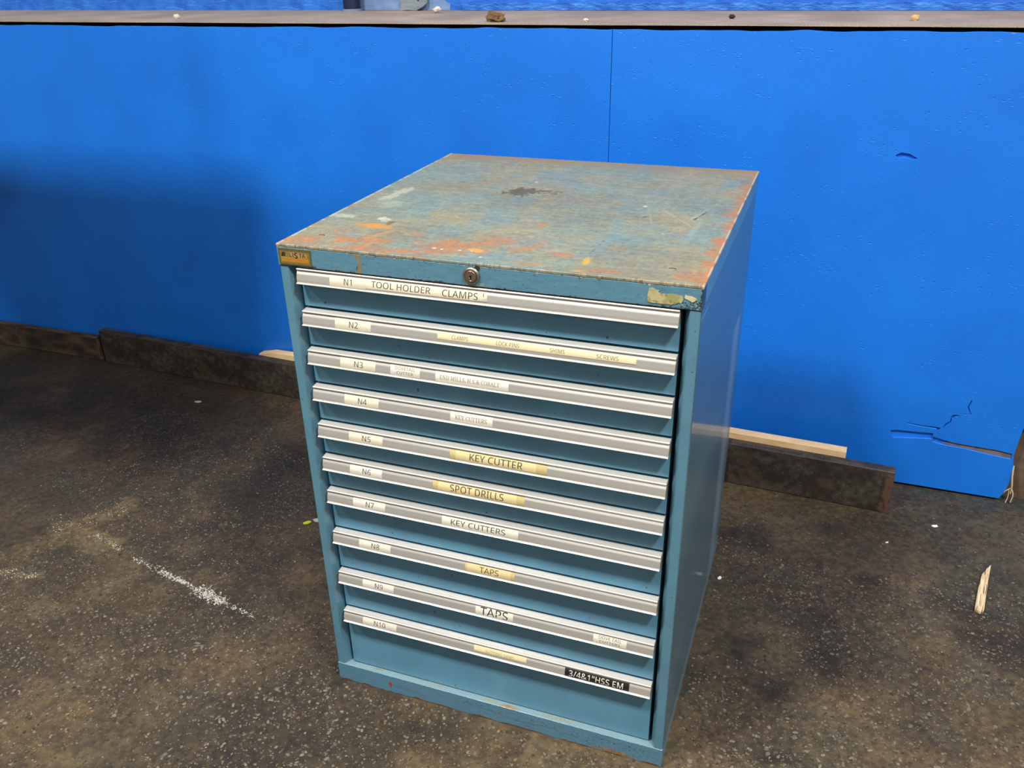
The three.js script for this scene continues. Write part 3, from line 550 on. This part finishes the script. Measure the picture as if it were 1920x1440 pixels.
// -- lock
{
  const metal = std({ color: 0x8a8378, roughness: 0.38, metalness: 0.85, bumpMap: peel, bumpScale: 0.0003 });
  const prof = [[0.0094, 0], [0.0142, 0], [0.0142, 0.0016], [0.0128, 0.0034], [0.0112, 0.0040], [0.0104, 0.0040], [0.0098, 0.0034], [0.0094, 0]].map(([r, h]) => new THREE.Vector2(r, h));
  const ring = new THREE.LatheGeometry(prof, 40); ring.rotateX(Math.PI / 2); ring.translate(0.3573, 0.9725, -0.0003);
  const lock = mesh('lock', C(ring), metal, cab, 'round tarnished steel cylinder lock');
  // turning plug with the keyhole cut right through it
  const ps = new THREE.Shape(); ps.absarc(0, 0, 0.0092, 0, Math.PI * 2);
  const kh = new THREE.Path(); kh.absarc(0, -0.0008, 0.0021, -1.1, Math.PI + 1.1); kh.lineTo(-0.0011, -0.0066); kh.lineTo(0.0011, -0.0066); ps.holes.push(kh);
  const plug = new THREE.ExtrudeGeometry(ps, { depth: 0.0046, bevelEnabled: true, bevelThickness: 0.0003, bevelSize: 0.0003, bevelSegments: 1, bevelOffset: -0.0003, curveSegments: 24 }); plug.translate(0.3573, 0.9725, 0);
  mesh('lock_plug', C(plug), std({ color: 0x9a7f70, roughness: 0.35, metalness: 0.8 }), lock);
  const nut = new THREE.CylinderGeometry(0.0042, 0.0044, 0.0014, 14); nut.rotateX(Math.PI / 2); nut.translate(0.3672, 0.9862, 0.0003);
  mesh('screw', C(nut), std({ color: 0x2a2622, roughness: 0.6 }), cab, 'small dark screw above the lock');
}
// -- plugged holes in the top sheet
for (const [x, z] of [[0.053, -0.0598], [0.6593, -0.0594]]) {
  const rim = new THREE.RingGeometry(0.0046, 0.0066, 26, 1, 0.35, Math.PI - 0.7); rim.rotateX(-Math.PI / 2); rim.translate(x, H + 0.0002, z);
  const g2 = new THREE.TorusGeometry(0.0058, 0.0006, 6, 26, Math.PI - 0.7); g2.rotateZ(0.35); g2.rotateX(-Math.PI / 2); g2.translate(x, H, z);
  mesh('hole_plug', C(merge([rim, g2])), std({ color: 0x3a2c22, roughness: 0.9 }), cab, 'dark rim of a plugged hole');
}

// -- drawers
const LIP = [0.9518, 0.8748, 0.8005, 0.7275, 0.6505, 0.5780, 0.5030, 0.4057, 0.3051, 0.2030];   // top edge of each handle
const X0 = 0.0345, X1 = W - 0.0325, FZ = -0.0135;
// handle profile [z, y] below the lip
const faceArc = []; for (let k = 0; k <= 8; k++) { const t = k / 8; faceArc.push([-0.0026 + t * 0.0048 + Math.sin(t * Math.PI) * 0.0021, -0.0036 - t * 0.0192]); }
const PROFILE = [[FZ, 0.0020], [-0.0030, 0.0005], [-0.0016, 0.0006], [-0.0005, 0.0001], [0, -0.0009], [-0.0004, -0.0021], [-0.0014, -0.0029], [-0.0028, -0.0030], ...faceArc, [0.0026, -0.0234], [0.0038, -0.0237], [0.0052, -0.0241], [0.0058, -0.0247], [0.0055, -0.0255], [0.0046, -0.0258], [-0.004, -0.0262], [FZ, -0.0255]];
const alu = std({ color: 0xbcb8b2, roughness: 0.38, metalness: 0.5, bumpMap: (() => { const t = dataTex(512, 512, (i, j) => { const v = 128 + 120 * (fbm(i / 6, j / 2, 2, 701, 0) - 0.5); return [v, v, v]; }, false); t.repeat.set(3, 12); return t; })(), bumpScale: 0.00004 });
function handleGeo() {
  const sh = shapeOf(PROFILE.map(([z, y]) => [-z, y]).reverse());     // shape x = -z
  let g = new THREE.ExtrudeGeometry(sh, { depth: X1 - X0, bevelEnabled: false });
  g.rotateY(Math.PI / 2);                                              // depth -> x, shape x -> -z
  g.translate(X0, 0, 0);
  g = boxUV(g); return toCreasedNormals(g, 0.7);
}
const HANDLE = handleGeo();
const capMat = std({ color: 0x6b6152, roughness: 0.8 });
// label strip lying on the curved face between x0 and x1; t0..t1 along the face (0 top, 1 bottom)
function labelGeo(x0, x1, t0 = 0, t1 = 1, lift = 0.00025) {
  const n = 10, pos = [], uv = [], idx = [];
  const at = (t) => { const f = t * 8, k = Math.min(7, Math.floor(f)), a = faceArc[k], b = faceArc[k + 1], q = f - k; return [a[0] + (b[0] - a[0]) * q, a[1] + (b[1] - a[1]) * q]; };
  for (let side = 0; side < 2; side++) for (let k = 0; k <= n; k++) {
    const t = t0 + ((t1 - t0) * k) / n, [z, y] = at(t), up = side ? -0.0002 : lift;
    for (const [x, u] of [[x0, 0], [x1, 1]]) { pos.push(x, y + up * 0.28, z + up); uv.push(u, 1 - k / n); }
  }
  const S = (n + 1) * 2;
  for (let k = 0; k < n; k++) { const a = k * 2; idx.push(a, a + 2, a + 1, a + 1, a + 2, a + 3, S + a, S + a + 1, S + a + 2, S + a + 1, S + a + 3, S + a + 2); }
  for (let k = 0; k < n; k++) for (const s of [0, 1]) { const a = k * 2 + s, b = a + 2; if (s) idx.push(a, b, S + a, b, S + b, S + a); else idx.push(a, S + a, b, b, S + a, S + b); }
  for (const k of [0, n]) { const a = k * 2; if (k) idx.push(a, S + a, a + 1, a + 1, S + a, S + a + 1); else idx.push(a, a + 1, S + a, a + 1, S + a + 1, S + a); }
  const g = new THREE.BufferGeometry();
  g.setAttribute('position', new THREE.Float32BufferAttribute(pos, 3)); g.setAttribute('uv', new THREE.Float32BufferAttribute(uv, 2)); g.setIndex(idx);
  g.computeVertexNormals(); return g;
}
const CREAM = 'rgb(204,196,176)', WHITE = 'rgb(204,199,187)', YELLOW = 'rgb(200,184,138)', PALE = 'rgb(202,190,154)';
let labelSeed = 800;
function labelTex(x0, x1, hgt, paper, draw, tape) {
  const w = Math.min(1536, Math.round((x1 - x0) * 5200)), h = Math.round(hgt * 5200), r = rng(labelSeed++);
  return canvasTex(w, h, (g) => {
    g.fillStyle = paper; g.fillRect(0, 0, w, h);
    if (tape) { g.fillStyle = 'rgba(150,140,80,.4)'; for (const t of tape) g.fillRect(t[0] * w, 0, (t[1] - t[0]) * w, h); g.fillStyle = 'rgba(170,150,90,.25)'; g.fillRect(0, h * 0.86, w, h * 0.14); }
    for (let q = 0; q < w / 6; q++) { g.fillStyle = r() < 0.6 ? `rgba(120,104,70,${r() * 0.1})` : `rgba(250,246,230,${r() * 0.12})`; g.fillRect(r() * w, r() * h, 2 + r() * 24, 1 + r() * 5); }
    draw(g, w, h);
  });
}
// text fitted to a box given in fractions of the label; squeezed horizontally as on the strip
function put(g, w, h, text, x0, x1, y0, y1, col = 'rgb(52,46,42)', font = 'sans-serif', weight = '') {
  const size = ((y1 - y0) * h) / 0.72; g.save(); g.font = `${weight} ${size}px ${font}`; g.fillStyle = col; g.textBaseline = 'alphabetic';
  const tw = g.measureText(text).width, sx = ((x1 - x0) * w) / tw; g.translate(x0 * w, y1 * h); g.scale(sx, 1); g.fillText(text, 0, 0); g.restore();
}
const num = (s, a = 0.38, b = 0.66) => (g, w, h) => put(g, w, h, s, a, b, 0.24, 0.77);
const FH = 0.0196;
// per drawer: [x0, x1, paper, t0, t1, draw, description, tape]
const LABELS = [
  [[0.0987, 0.1675, CREAM, 0, 1, num('N1'), 'cream label reading N1'], [0.1677, 0.3831, 'rgb(206,196,174)', 0.02, 0.88, (g, w, h) => { put(g, w, h, 'TOOL HOLDER', 0.045, 0.545, 0.2, 0.8); put(g, w, h, 'CLAMPS', 0.635, 0.93, 0.22, 0.86); g.fillStyle = 'rgb(60,54,48)'; g.fillRect(w * 0.967, h * 0.2, w * 0.006, h * 0.3); g.fillStyle = 'rgb(186,182,174)'; g.beginPath(); g.moveTo(w, h); g.lineTo(w * 0.89, h); g.lineTo(w * 0.95, h * 0.82); g.lineTo(w, h * 0.5); g.fill(); }, 'cream strip reading TOOL HOLDER CLAMPS']],
  [[0.0992, 0.1685, CREAM, 0, 1, num('N2'), 'cream label reading N2'], [0.2925, 0.6252, PALE, 0.12, 0.72, (g, w, h) => { for (const [s, a, b] of [['CLAMPS', 0.075, 0.165], ['LOCK PINS', 0.31, 0.43], ['SHIMS', 0.583, 0.658], ['SCREWS', 0.81, 0.918]]) put(g, w, h, s, a, b, 0.26, 0.8, 'rgb(96,84,66)'); }, 'long pale yellow strip reading CLAMPS LOCK PINS SHIMS SCREWS']],
  [[0.1004, 0.1701, CREAM, 0, 1, num('N3'), 'cream label reading N3'], [0.199, 0.2549, WHITE, 0, 1, (g, w, h) => { put(g, w, h, 'DOVETAIL', 0.14, 0.84, 0.14, 0.42, 'rgb(92,84,76)'); put(g, w, h, 'CUTTER', 0.2, 0.78, 0.56, 0.84, 'rgb(92,84,76)'); }, 'off-white label reading DOVETAIL CUTTER'], [0.2839, 0.4158, WHITE, 0, 1, (g, w, h) => put(g, w, h, 'END MILLS, H.S.& COBALT', 0.06, 0.88, 0.34, 0.7, 'rgb(96,88,78)', 'serif'), 'off-white label with serif lettering END MILLS, H.S.& COBALT']],
  [[0.0999, 0.1689, CREAM, 0, 1, num('N4'), 'cream label reading N4'], [0.3074, 0.3854, WHITE, 0, 1, (g, w, h) => put(g, w, h, 'KEY CUTTERS', 0.11, 0.87, 0.34, 0.72, 'rgb(92,84,74)', 'serif'), 'off-white label with serif lettering KEY CUTTERS']],
  [[0.0997, 0.1691, CREAM, 0, 1, num('N5'), 'cream label reading N5'], [0.3022, 0.4824, YELLOW, 0, 0.97, (g, w, h) => put(g, w, h, 'KEY CUTTER', 0.2, 0.755, 0.18, 0.82), 'yellowed taped strip reading KEY CUTTER', [[0, 0.06], [0.89, 1]]]],
  [[0.0933, 0.1608, WHITE, 0, 1, num('N6'), 'off-white label reading N6'], [0.2643, 0.4412, YELLOW, 0, 0.97, (g, w, h) => put(g, w, h, 'SPOT DRILLS', 0.19, 0.78, 0.16, 0.84), 'yellowed taped strip reading SPOT DRILLS', [[0, 0.06], [0.915, 1]]]],
  [[0.0913, 0.1603, WHITE, 0, 1, num('N7'), 'off-white label reading N7'], [0.2778, 0.4281, WHITE, 0, 1, (g, w, h) => put(g, w, h, 'KEY CUTTERS', 0.11, 0.84, 0.24, 0.78), 'off-white strip reading KEY CUTTERS in sans lettering']],
  [[0.0932, 0.1626, WHITE, 0, 1, num('N8'), 'off-white label reading N8'], [0.3194, 0.4193, YELLOW, 0, 1, (g, w, h) => put(g, w, h, 'TAPS', 0.3, 0.69, 0.22, 0.8, 'rgb(70,58,40)'), 'yellowed label reading TAPS', [[0, 0.04], [0.92, 1]]]],
  [[0.0902, 0.1603, WHITE, 0, 1, num('N9'), 'off-white label reading N9'], [0.3371, 0.4142, WHITE, 0, 1, (g, w, h) => { put(g, w, h, 'TAPS', 0.13, 0.88, 0.08, 0.88, 'rgb(34,30,28)'); g.fillStyle = WHITE; g.save(); g.translate(w * 0.66, h * 0.62); g.rotate(0.35); g.fillRect(-w * 0.14, -h * 0.04, w * 0.3, h * 0.07); g.restore(); }, 'off-white label with large scratched lettering TAPS'], [0.5722, 0.6348, WHITE, 0, 1, (g, w, h) => { put(g, w, h, 'DOVE TAIL', 0.15, 0.85, 0.14, 0.42, 'rgb(80,72,64)'); put(g, w, h, 'CUTTERS', 0.18, 0.82, 0.56, 0.84, 'rgb(80,72,64)'); }, 'off-white label reading DOVE TAIL CUTTERS']],
  [[0.0794, 0.1575, WHITE, 0, 1, num('N10', 0.32, 0.68), 'off-white label reading N10'], [0.3296, 0.4402, 'rgb(206,194,154)', 0.02, 0.7, (g, w, h) => put(g, w, h, 'SLITTING SAWS', 0.22, 0.77, 0.42, 0.86, 'rgb(136,122,96)'), 'pale yellow label with faded lettering SLITTING SAWS'], [0.5186, 0.6444, 'rgb(22,20,19)', 0.08, 0.98, (g, w, h) => put(g, w, h, '3/4&1"HSS EM', 0.06, 0.92, 0.16, 0.84, 'rgb(214,210,200)'), 'black label with white lettering 3/4&1"HSS EM']],
];
LIP.forEach((lip, i) => {
  const bottom = i < 9 ? LIP[i + 1] + 0.0058 : PL + 0.0022;
  const dg = boxUV(rbox(0.0335, W - 0.0318, bottom, lip + 0.001, -0.055, FZ, 0.0008));
  const drawer = mesh('drawer', C(dg), drawerMat, cab);
  const hg = HANDLE.clone(); hg.translate(0, lip, 0);
  const handle = mesh('handle', C(hg), alu, drawer, 'brushed aluminium full-width handle');
  // end plates of the handle, one even grey brown
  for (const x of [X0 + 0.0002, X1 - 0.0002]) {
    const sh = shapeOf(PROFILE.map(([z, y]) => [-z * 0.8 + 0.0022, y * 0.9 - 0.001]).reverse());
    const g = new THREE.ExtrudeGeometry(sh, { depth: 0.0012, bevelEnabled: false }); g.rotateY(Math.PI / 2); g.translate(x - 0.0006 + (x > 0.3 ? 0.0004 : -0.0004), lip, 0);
    mesh('handle_end', C(boxUV(g)), capMat, drawer, 'dark grey brown handle end');
  }
  for (const [x0, x1, paper, t0, t1, draw, what, tape] of LABELS[i]) {
    const g = labelGeo(x0, x1, t0, t1); g.translate(0, lip, 0);
    mesh('label_strip', C(g), phys({ map: labelTex(x0, x1, FH * (t1 - t0), paper, draw, tape), roughness: 0.5, clearcoat: 0.15, clearcoatRoughness: 0.3 }), drawer, what);
  }
});

// ------------------------------------------------------------------ things along the wall and on the floor
const beamAngle = Math.atan2(0.1124, 2.5113);
{
  const tex = dataTex(1024, 256, (i, j) => { const f = fbm(i / 130, j / 26, 5, 901), s = fbm(i / 26, j / 6, 4, 903), k = fbm(i / 90 + 5, j / 16, 4, 907); let c = mix([43, 38, 33], [84, 76, 67], sstep(0.3, 0.75, f * 0.6 + s * 0.4)); c = mix(c, [80, 64, 50], sstep(0.58, 0.72, k) * 0.6); if (hash(i >> 1, j >> 1, 911) > 0.995) c = [120, 112, 100]; return c; });
  const g = new THREE.Group(), Lh = 2.885, T = 0.034, Hb = 0.134;
  const geo = boxUV(rbox(-Lh / 2, Lh / 2, 0.0006, Hb, -T / 2, T / 2, 0.003), 0.5);
  mesh('bar', geo, std({ map: tex, bumpMap: tex, bumpScale: 0.0015, roughness: 0.55 }), g);
  const rustTex = dataTex(64, 256, (i, j) => mix([46, 38, 32], [88, 58, 46], sstep(0.3, 0.6, fbm(i / 20, j / 40, 4, 921) + (i / 64 - 0.5) * 0.4)));
  mesh('rusted_end', planarUV(rbox(Lh / 2 - 0.028, Lh / 2 + 0.0006, 0.0002, Hb - 0.012, -T / 2 + 0.001, T / 2 + 0.0008, 0.0018), (x) => (x - Lh / 2 + 0.028) / 0.028, (x, y) => y / Hb), std({ map: rustTex, roughness: 0.75 }), g, 'reddish rusted end of the beam');
  const s = Math.sin(beamAngle), c = Math.cos(beamAngle), fx = 1.1413, fz = -1.0466;     // front bottom corner at the right end
  g.rotation.y = -beamAngle; g.position.set(fx - (Lh / 2) * c + s * T / 2, 0, fz - (Lh / 2) * s - (T / 2) * c);
  top(g, 'steel_beam', 'long dark brown flat beam lying on edge along the blue wall', 'beam');
  // pine board on edge behind it
  const pine = dataTex(1024, 128, (i, j) => { const y = j + 14 * fbm(i / 160, j / 60, 3, 931), q = Math.abs(((y / 15 + 1.4 * fbm(i / 300, j / 40, 2, 933)) % 1) - 0.5) * 2, n = fbm(i / 50, j / 4, 4, 935); return mix([244, 214, 168], [226, 184, 130], clamp(q * 0.55 + (n - 0.4) * 0.9)); });
  const P = 0.031, x0 = -1.0, x1 = 1.013, sh = shapeOf([[x0, 0.0006], [x1, 0.0006], [x1, 0.1515], [x0 + 0.115, 0.1515], [x0 + 0.06, 0.150], [x0 + 0.0, 0.136]]);
  const bg = new THREE.ExtrudeGeometry(sh, { depth: P - 0.002, bevelEnabled: true, bevelThickness: 0.001, bevelSize: 0.001, bevelOffset: -0.001, bevelSegments: 1 });
  bg.translate(-(x0 + x1) / 2, 0, -P / 2 + 0.001);
  const b = mesh('pine_board', boxUV(bg, 0.6), std({ map: pine, roughness: 0.7 }));
  const mx = (x0 + x1) / 2, zf = fz - (fx - mx) * Math.tan(beamAngle) - (T + 0.0015) / c;
  b.rotation.y = -beamAngle; b.position.set(mx, 0, zf - P / 2 / c);
  top(b, 'pine_board', 'pale pine board on edge between the dark beam and the blue wall', 'board');
}
// shorter offcut butted against the far end of the beam
{
  const tex = dataTex(512, 256, (i, j) => mix([40, 33, 27], [86, 68, 52], sstep(0.3, 0.75, fbm(i / 80, j / 18, 5, 991))));
  const g = boxUV(rbox(-0.42, 0.42, 0.0006, 0.098, -0.015, 0.015, 0.004), 0.5);
  const o = mesh('timber_offcut', g, std({ map: tex, bumpMap: tex, bumpScale: 0.002, roughness: 0.85 }));
  o.position.set(-2.185, 0, -1.193);
  top(o, 'timber_offcut', 'short dark brown timber offcut at the far end of the beam, against the wall', 'timber');
}
// splinter of wood on the floor
{
  const tex = dataTex(128, 512, (i, j) => { const n = fbm(i / 8, j / 70, 4, 941), k = fbm(i / 12, j / 110, 4, 943); let c = mix([222, 198, 158], [190, 158, 114], sstep(0.35, 0.7, n)); c = mix(c, [74, 62, 50], sstep(0.56, 0.68, k) * 0.75); return c; });
  const sh = shapeOf([[-0.0085, -0.1], [0.006, -0.104], [0.0095, -0.094], [0.0098, -0.04], [0.011, 0.04], [0.0125, 0.100], [0.004, 0.078], [-0.004, 0.05], [-0.0075, 0.0], [-0.0095, -0.088]]);
  const g = new THREE.ExtrudeGeometry(sh, { depth: 0.0065, bevelEnabled: true, bevelThickness: 0.0012, bevelSize: 0.0012, bevelSegments: 1, bevelOffset: -0.0008 }); g.rotateX(-Math.PI / 2); g.translate(0, 0.0012, 0);
  const o = mesh('wood_splinter', planarUV(g, (x) => (x + 0.0125) / 0.025, (x, y, z) => (-z + 0.105) / 0.21), std({ map: tex, roughness: 0.8 }));
  o.position.set(1.3545, 0.0008, -0.7805); o.rotation.y = -0.165;
  top(o, 'wood_splinter', 'pointed pale wood splinter lying on the dark concrete floor', 'splinter');
}
// pipe and bracket on the ledge
{
  const g = new THREE.Group(), m = std({ color: 0x0a1638, roughness: 0.5 });
  const c = new THREE.CylinderGeometry(0.0295, 0.0295, RH - LY - 0.006, 28); c.translate(0, (RH - LY - 0.006) / 2 + 0.003, 0); mesh('pipe', c, m, g);
  const f = new THREE.CylinderGeometry(0.033, 0.034, 0.008, 28); f.translate(0, 0.004, 0); mesh('collar', f, std({ color: 0x6d7f96, roughness: 0.8 }), g);
  g.position.set(-0.768, LY, -1.686);
  top(g, 'wall_pipe', 'dark navy pipe rising from the grey ledge against the upper wall', 'pipe');
  const sh = shapeOf([[-0.055, 0.0], [-0.02, 0.002], [0.008, 0.0], [0.034, 0.012], [0.05, 0.024], [0.05, 0.09], [-0.05, 0.09], [-0.046, 0.05], [-0.052, 0.03], [-0.044, 0.02]]);
  for (const [x, y] of [[0.018, 0.03], [0.03, 0.036], [0.02, 0.05]]) { const p = new THREE.Path(); p.absellipse(x, y, 0.004, 0.003, 0, Math.PI * 2); sh.holes.push(p); }
  const bg = new THREE.ExtrudeGeometry(sh, { depth: 0.004, bevelEnabled: true, bevelThickness: 0.0008, bevelSize: 0.0008, bevelSegments: 1 });
  const br = mesh('bracket', boxUV(bg, 0.3), std({ map: concreteTile([122, 132, 142], 951), roughness: 0.75 }));
  br.position.set(-0.543, LY + 0.001, ZU + 0.016); 
  top(br, 'wall_bracket', 'flaking grey metal bracket with small holes above the ledge', 'bracket');
}
// dry leaf clump and crumbs on the ledge
{
  const g = new THREE.IcosahedronGeometry(1, 5), p = g.attributes.position;
  for (let i = 0; i < p.count; i++) {
    const x = p.getX(i), y = p.getY(i), z = p.getZ(i), n = fbm(x * 2.2 + 5, z * 2.2 + y * 1.7, 4, 961), m = fbm(x * 6 + y * 5, z * 6 - y * 3, 3, 963);
    const s = 0.7 + (n - 0.5) * 1.1 + (m - 0.5) * 0.5;
    p.setXYZ(i, x * 0.036 * s, Math.max(-0.0095, y * 0.019 * (s + 0.25 * Math.abs(x)) ), z * 0.022 * s);
  }
  const gg = toCreasedNormals(g, 0.5);
  const o = mesh('dry_leaf', gg, std({ map: dataTex(128, 128, (i, j) => mix([78, 56, 32], [136, 106, 68], fbm(i / 14, j / 14, 4, 967))), roughness: 0.9 }));
  o.position.set(-0.075, LY + 0.0095, -1.262); o.rotation.y = 0.15;
  top(o, 'dry_leaf', 'crumpled brown dry leaf lying on the grey ledge', 'leaf');
  const r = rng(971), crumb = (x, z, s, col, label) => {
    const q = new THREE.IcosahedronGeometry(s, 1), a = q.attributes.position; let low = 0;
    for (let i = 0; i < a.count; i++) { const k = 0.75 + 0.5 * hash(Math.round(a.getX(i) * 9e4), Math.round(a.getY(i) * 9e4) + Math.round(a.getZ(i) * 9e4), 973); a.setXYZ(i, a.getX(i) * k * 1.3, a.getY(i) * k * 0.8, a.getZ(i) * k); low = Math.min(low, a.getY(i)); }
    q.computeVertexNormals(); const o2 = mesh('crumb', q, std({ color: col, roughness: 0.9 })); o2.position.set(x, LY - low, z); top(o2, 'ledge_crumb', label, 'crumb');
  };
  crumb(-0.41, -1.60, 0.011, 0xd8d0c0, 'white crumb on the ledge beside the flaking bracket');
  crumb(0.18, -1.27, 0.006, 0xd8d2c4, 'white crumb at the front edge of the ledge above the board seam');
  crumb(0.55, -1.40, 0.007, 0x3a2018, 'dark red brown crumb on the ledge');
  crumb(1.0, -1.36, 0.009, 0xc0a070, 'tan crumb lying on the ledge');
  crumb(-1.22, -1.33, 0.009, 0xc8beb0, 'pale flat crumb on the ledge far from the pipe');
}
// scraps on the floor beside the cabinet
{
  const flake = (x, z, s, col, name, label, seed, turn = 0) => {
    const r = rng(seed), n = 9, pts = []; for (let k = 0; k < n; k++) { const a = (k / n) * Math.PI * 2, d = s * (0.6 + r() * 0.5); pts.push([Math.cos(a) * d * 1.4, Math.sin(a) * d * 0.8]); }
    const g = new THREE.ExtrudeGeometry(shapeOf(pts), { depth: s * 0.25, bevelEnabled: true, bevelSize: s * 0.1, bevelThickness: s * 0.1, bevelSegments: 1 }); g.rotateX(-Math.PI / 2); g.translate(0, s * 0.1, 0);
    const o = mesh(name, g, std({ color: col, roughness: 0.8 })); o.position.set(x, 0.0004, z); o.rotation.y = turn; top(o, name, label, 'scrap');
  };
  flake(-0.384, -0.482, 0.0085, 0xa8a820, 'yellow_scrap', 'small yellow green scrap on the floor beside the cabinet', 981, 0.6);
  flake(-0.36, -0.50, 0.011, 0x9a968c, 'grey_scrap', 'grey scrap on the floor next to the yellow green one', 982, 0.2);
  flake(-1.16, -1.0, 0.0085, 0xb4aea4, 'stone_chip', 'pale flat stone chip on the floor in front of the dark beam', 983, 0.3);
  flake(1.263, -1.023, 0.006, 0xe4e2dc, 'paint_flake', 'white paint flake on the floor between the beam end and splinter', 985, 0.4);
  flake(1.14, -0.905, 0.0035, 0xdad8d0, 'plaster_chip', 'tiny white plaster chip on the floor in front of the rusted beam end', 986, 0.9);
  flake(0.742, -0.613, 0.006, 0xdcdcd6, 'paint_chip', 'white paint chip on the floor against the side of the cabinet', 984, 1.2);
}

scene.traverse((o) => { if (o.isMesh) { o.castShadow = true; o.receiveShadow = true; } });
renderer.render(scene, camera);
